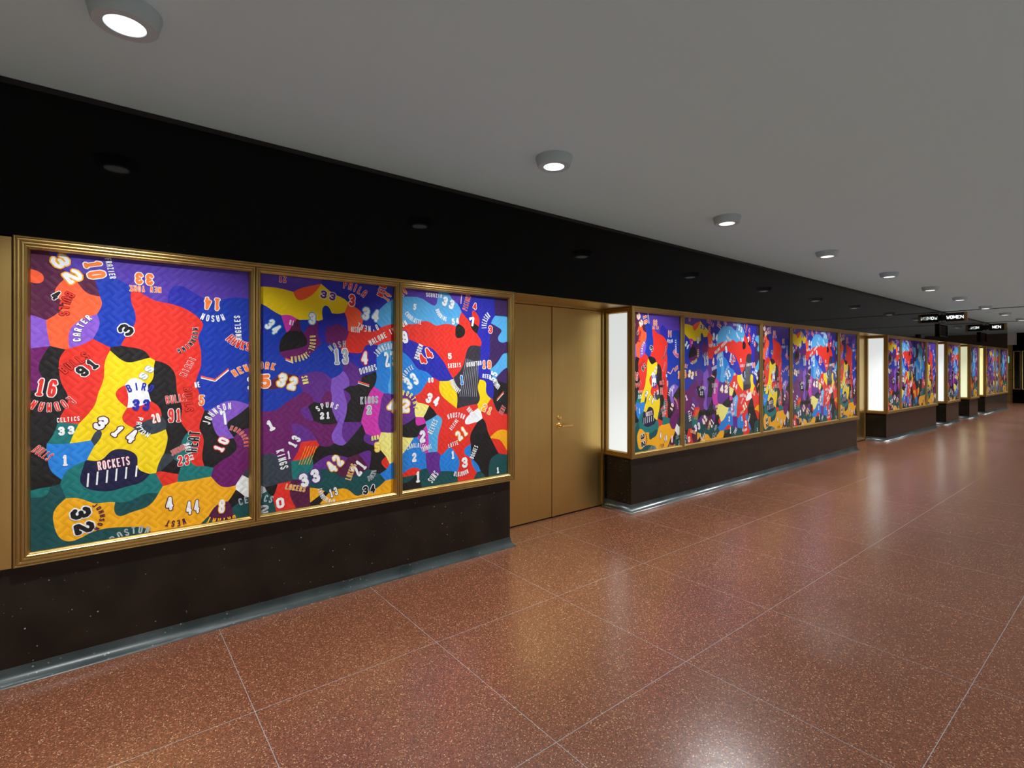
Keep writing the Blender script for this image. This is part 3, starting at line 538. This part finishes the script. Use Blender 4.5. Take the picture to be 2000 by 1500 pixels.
def art_meshes(u0, u1):
    if (u0, u1) in ACACHE: return ACACHE[u0, u1]
    out = []
    for which in ('cloth', 'letters'):
        if which == 'cloth': bm = CLOTH.copy()
        else:
            bm = bmesh.new()
            for si, (lay, col, poly) in enumerate(ST):
                if max(p[0] for p in poly) < u0 or min(p[0] for p in poly) > u1: continue
                f = bm.faces.new([bm.verts.new((p[0], -.0009*lay-(si % 70)*9e-6, p[1])) for p in poly]); f.material_index = CI[col]
        clip_mesh(bm, u0, u1)
        for f in bm.faces:
            f.normal_update()
            if f.normal.y > 0: f.normal_flip()
        me = bpy.data.meshes.new('patch_cloth' if which == 'cloth' else 'lettering')
        bm.to_mesh(me); bm.free()
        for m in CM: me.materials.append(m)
        out.append(me)
    ACACHE[u0, u1] = out
    return out
def art_panel(x0, x1, u0, u1, label):
    e = tag(empty('art_panel', (x0, WY+.016, .60)), label, 'artwork', 'patchwork cloth prints in the display cases')
    bk = MB().box(-.006, x1-x0+.006, .001, .006, -.02, 1.50).build('backing_board', M['white'], e)
    mc, ml = art_meshes(u0, u1)
    for n_, me in (('patchwork_cloth', mc), ('lettering', ml)):
        o = bpy.data.objects.new(n_, me); link(o, e)
        s = (x1-x0+.01)/(u1-u0); o.scale = (s, 1, 1); o.location = (-u0*s-.005, 0, 0)
    return e

CASES = [
 (-.34, 2.68, [(-.28, .67), (.737, 1.60), (1.667, 2.62)], [(0, .95), (1.017, 1.88), (1.947, 2.90)], 'nearest brass display case with three panes, left of the first brass double doors'),
 (4.21, 10.58, [(4.27, 5.09), (5.157, 6.94), (7.007, 7.85), (7.917, 9.65), (9.717, 10.52)], [(0, .98), (1.0, 2.85), (0, .97), (1.0, 2.85), (.02, .90)], 'longest brass display case, five panes, just beyond the first brass double doors'),
 (12.12, 15.82, [(12.18, 12.97), (13.04, 14.87), (14.94, 15.76)], [(1.05, 1.72), (1.75, 3.75), (.1, .98)], 'brass display case with three panes, beyond the second doors and before the women sign'),
 (16.72, 18.07, [(16.78, 18.01)], [(1.05, 2.2)], 'short brass display case with one pane and a white end pane, under the women sign'),
 (19.28, 20.42, [(19.34, 20.36)], [(2.4, 4.1)], 'short brass display case with one pane and a pale green end pane'),
 (21.38, 25.08, [(21.44, 22.85), (22.92, 23.60), (23.67, 25.02)], [(.1, 2.0), (1.6, 2.3), (2.4, 4.1)], 'farthest brass display case, yellow end pane, under the men sign'),
]
LAB = [['print with large red and yellow patches, left pane of the nearest case', 'print with yellow top patch over blue and purple, middle pane of the nearest case', 'print with red, light blue and black patches, right pane of the nearest case'],
 ['red and yellow print in the narrow first pane of the longest case', 'wide print of blue, purple and red patches, second pane of the longest case', 'red and yellow print in the narrow middle pane of the longest case', 'wide print of blue, purple and red patches, fourth pane of the longest case', 'narrow red and yellow print at the far end of the longest case'],
 ['narrow blue and purple print, first pane of the case beyond the second doors', 'wide red and light blue print, middle pane of the case beyond the second doors', 'narrow red and yellow print, last pane of the case beyond the second doors'],
 ['blue and purple print in the single-pane case with the white end pane'], ['red and light blue print in the single-pane case with the pale green end pane'],
 ['red, gold and blue print in the first pane of the farthest case', 'narrow dark print in the middle pane of the farthest case', 'red and light blue print in the last pane of the farthest case']]
LIT = ['pane_white', 'pane_white', 'pane_white', 'pane_white', 'pane_cream', 'pane_yellow']
for i, (a, b, panes, us, lab) in enumerate(CASES):
    make_case(i, a, b, panes, lab, M[LIT[i]])
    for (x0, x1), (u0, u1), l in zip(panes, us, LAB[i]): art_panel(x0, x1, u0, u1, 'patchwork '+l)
# ------------------------------------------------------------------ downlights
ORD = ['nearest', 'second nearest', 'third nearest', 'fourth nearest', 'fifth nearest', 'sixth nearest', 'seventh nearest', 'eighth nearest', 'ninth nearest', 'farthest']
PLACE = ['cut off by the top left edge', 'above the first brass double doors', 'above the long display case', 'above the long display case', 'above the second doors', 'before the women sign', 'left of the women sign', 'right of the women sign', 'before the men sign', 'beyond the men sign']
def make_light():
    r = empty('downlight')
    MB().lathe([(0, 0), (.120, 0), (.120, -.006), (.106, -.056), (.102, -.060), (.068, -.060), (.066, -.054), (.0, -.054)], (0, 0, 0), 'z', 48, False, False).build('housing', M['lamp_body'], r, smooth=True)
    MB().lathe([(.0655, -.0585), (.0655, -.055)], (0, 0, 0), 'z', 40).build('diffuser', M['lamp_disc'], r)
    return r
LD = bpy.data.lights.new('downlight_lamp', 'AREA'); LD.shape = 'DISK'; LD.size = .125; LD.energy = LAMP_W; LD.color = (.96, .98, 1); LD.spread = math.radians(112)
def copy_light(src, x, y):
    r = src.copy(); COL.objects.link(r)
    for ch in src.children:
        c = ch.copy(); COL.objects.link(c); c.parent = r
    return r
def add_lamp(r):
    l = bpy.data.objects.new('lamp', LD); l.location = (0, 0, -.0605); COL.objects.link(l); l.parent = r
xs = [.06, 2.29, 4.44, 6.71, 8.95, 11.1, 13.2, 15.6, 17.95, 20.4]
base = make_light(); lights = []
for i, x in enumerate(xs):
    r = base if i == 0 else copy_light(base, x, 2.45)
    r.location = (x, 2.45, CEIL); lights.append(r)
    tag(r, 'round white surface downlight, %s in the row, %s' % (ORD[i], PLACE[i]), 'ceiling light', 'round downlights in a row along the ceiling')
for x in [-2.2, -4.4, 22.7, 25.0, 27.3]:
    r = copy_light(base, x, 2.45); r.location = (x, 2.45, CEIL); lights.append(r)
    tag(r, 'round white surface downlight at the %s end of the wall-side row, outside the view' % ('near' if x < 0 else 'far'), 'ceiling light', 'downlights of the row outside the view %s' % ('near' if x < 0 else 'far'))
for x in [-4.4, -2.2, .06, 2.29, 4.44, 6.71, 8.95, 11.1, 13.2, 15.6, 17.95, 20.4, 22.7, 25.0, 27.3]:  # opposite row added out of view, to help light the corridor
    r = copy_light(base, x, -1.3); r.location = (x, -1.3, CEIL); lights.append(r)
    tag(r, 'added fill downlight, round and white, on the unseen far side of the corridor', 'ceiling light', 'added downlights of the unseen row opposite')
for r in lights: add_lamp(r)

# ------------------------------------------------------------------ restroom signs on the wall
def sign_letters(word, parent, x, yc, width, h):
    """flat sans capitals standing on the face of the sign, read from the near end of the corridor"""
    m = MB(); n = len(word); pitch = width/n; r_ = h*.085
    wide = {'O': [[(2+2*math.cos(a), 3+3*math.sin(a)) for a in [math.pi*k/12 for k in range(25)]]], 'M': [[(0, 0), (0, 6), (2, 1.6), (4, 6), (4, 0)]]}
    for i, ch in enumerate(word):
        for pl in wide.get(ch, G[ch]):
            q = [(width/2-(i+.5)*pitch-(g[0]/4-.5)*pitch*.72, (g[1]/6-.5)*h) for g in pl]
            for p, s_ in zip(q[:-1], q[1:]):
                dx, dz = s_[0]-p[0], s_[1]-p[1]; l = math.hypot(dx, dz); nx, nz = -dz/l*r_, dx/l*r_; ex_, ez_ = dx/l*r_*.6, dz/l*r_*.6
                cs = [(p[0]-nx-ex_, p[1]-nz-ez_), (s_[0]-nx+ex_, s_[1]-nz+ez_), (s_[0]+nx+ex_, s_[1]+nz+ez_), (p[0]+nx-ex_, p[1]+nz-ez_)]
                m.add([(x, yc+c[0], c[1]) for c in cs]+[(x-.003, yc+c[0], c[1]) for c in cs], [(0, 1, 2, 3), (7, 6, 5, 4), (0, 4, 5, 1), (1, 5, 6, 2), (2, 6, 7, 3), (3, 7, 4, 0)])
    m.build('lettering', M['letters'], parent)
def make_sign(x, z, word, label):
    r = tag(empty('restroom_sign', (x, WY, z)), label, 'sign', 'lit restroom signs')
    MB().box(-.03, .03, -.42, -.075, -.1, .1).build('sign_box', M['black'], r, .003)
    for z in (.1, -.108): MB().box(-.034, .034, -.425, -.07, z, z+.008).build('edge_strip', M['brass'], r, .001)
    m = MB()
    for k in range(4): m.lathe([(.0145, -.108), (.0145, .108)], (-.022+.0145*(k > 1)*2, -.437-.024*(k % 2), 0), 'z', 16)
    m.box(-.034, .03, -.475, -.42, -.108, .108)
    m.build('end_cap', M['brass'], r, smooth=True)
    MB().box(-.02, .02, -.08, 0, -.07, .07).box(-.035, .035, -.008, 0, -.1, .1).build('wall_bracket', M['black'], r, .002)
    sign_letters(word, r, -.031, -.25, .066*len(word), .068)
make_sign(16.3, 2.70, 'WOMEN', 'lit restroom sign reading WOMEN, brass ended, projecting from the black wall')
make_sign(21.45, 2.70, 'MEN', 'lit restroom sign reading MEN, brass ended, projecting from the black wall')
def make_vent(x0, x1, z0, z1, label):
    cx = (x0+x1)/2
    r = tag(empty('wall_vent', (cx, WY, z0)), label, 'vent', 'louvred vents on the black wall')
    hw = (x1-x0)/2; h = z1-z0
    MB().box(-hw, hw, -.008, 0, 0, h).build('back_plate', M['black'], r)
    MB().box(-hw, hw, -.05, 0, h-.02, h).box(-hw, hw, -.05, 0, 0, .02).box(-hw, -hw+.02, -.05, 0, .02, h-.02).box(hw-.02, hw, -.05, 0, .02, h-.02).build('vent_frame', M['plinth'], r)
    for k in range(9):
        z = .04+k*(h-.06)/9
        m = MB(); m.add([(-hw+.02, -.045, z), (hw-.02, -.045, z), (hw-.02, -.045, z+.004), (-hw+.02, -.045, z+.004), (-hw+.02, -.01, z+.022), (hw-.02, -.01, z+.022), (hw-.02, -.01, z+.026), (-hw+.02, -.01, z+.026)],
                       [(0, 1, 2, 3), (4, 7, 6, 5), (0, 4, 5, 1), (3, 2, 6, 7), (0, 3, 7, 4), (1, 5, 6, 2)])
        m.build('louvre', M['plinth'], r)
make_vent(15.85, 16.6, 2.22, 2.53, 'dark louvred vent on the black wall just below the WOMEN sign')
make_vent(20.45, 21.3, 2.22, 2.52, 'dark louvred vent on the black wall just below the MEN sign')
tag(MB().box(14.25, 14.55, WY-.05, WY, HEAD+.02, HEAD+.09).build('junction_box', M['black'], None, .004), 'small black box on the wall above the case before the WOMEN sign', 'wall box')

# ------------------------------------------------------------------ far end
tag(MB().box(XE-.6, XE, 3.62, 8.8, 2.37, CEIL).build('trim_30', M['white']), kind='structure')
def far_panel(y0, y1):
    m = MB().box(XE-.25, XE, y0, y1, .0, 2.37)
    return m
tag(far_panel(3.74, 6.5).build('trim_31', M['door']), kind='structure')
m = MB()
for z in (.03, .34, .95, 1.33, 2.1): m.box(XE-.254, XE-.249, 3.74, 6.5, z, z+.012)
tag(m.build('trim_32', M['dark']), kind='structure')
tag(MB().box(XE-.35, XE, 3.2, 3.738, 0, CEIL-.001).build('trim_33', M['fascia']), kind='structure')
r = tag(empty('window_1', (XE-.35, 3.61, SILL)), kind='structure')
m = MB(); sweep_rect(m, -.11, .11, 0, HEAD-SILL, [(0, 0), (0, .03), (.015, .03), (.03, .02), (.03, 0)], (0, 0, 0), (0, 1, 0), (-1, 0, 0)); m.build('window_frame', M['bright'], r)
MB().box(-.004, -.001, -.09, .09, .02, HEAD-SILL-.02).build('dark_glass', simple('dark_glass', lin((30, 32, 28)), .08), r)
r = tag(empty('window_2', (XE-.35, 3.35, SILL)), kind='structure')
m = MB(); sweep_rect(m, -.13, .12, 0, HEAD-SILL, [(0, 0), (0, .03), (.015, .03), (.03, .02), (.03, 0)], (0, 0, 0), (0, 1, 0), (-1, 0, 0)); m.build('window_frame', M['bright'], r)
MB().box(-.004, -.001, -.1, .09, .02, HEAD-SILL-.02).build('dark_glass', bpy.data.materials['dark_glass'], r)
tag(MB().box(XE-.29, XE-.25, 3.86, 3.92, 1.63, 1.9).build('lit_wall_panel', M['cyan']), 'small narrow cyan-lit panel on the far brass wall', 'wall panel')
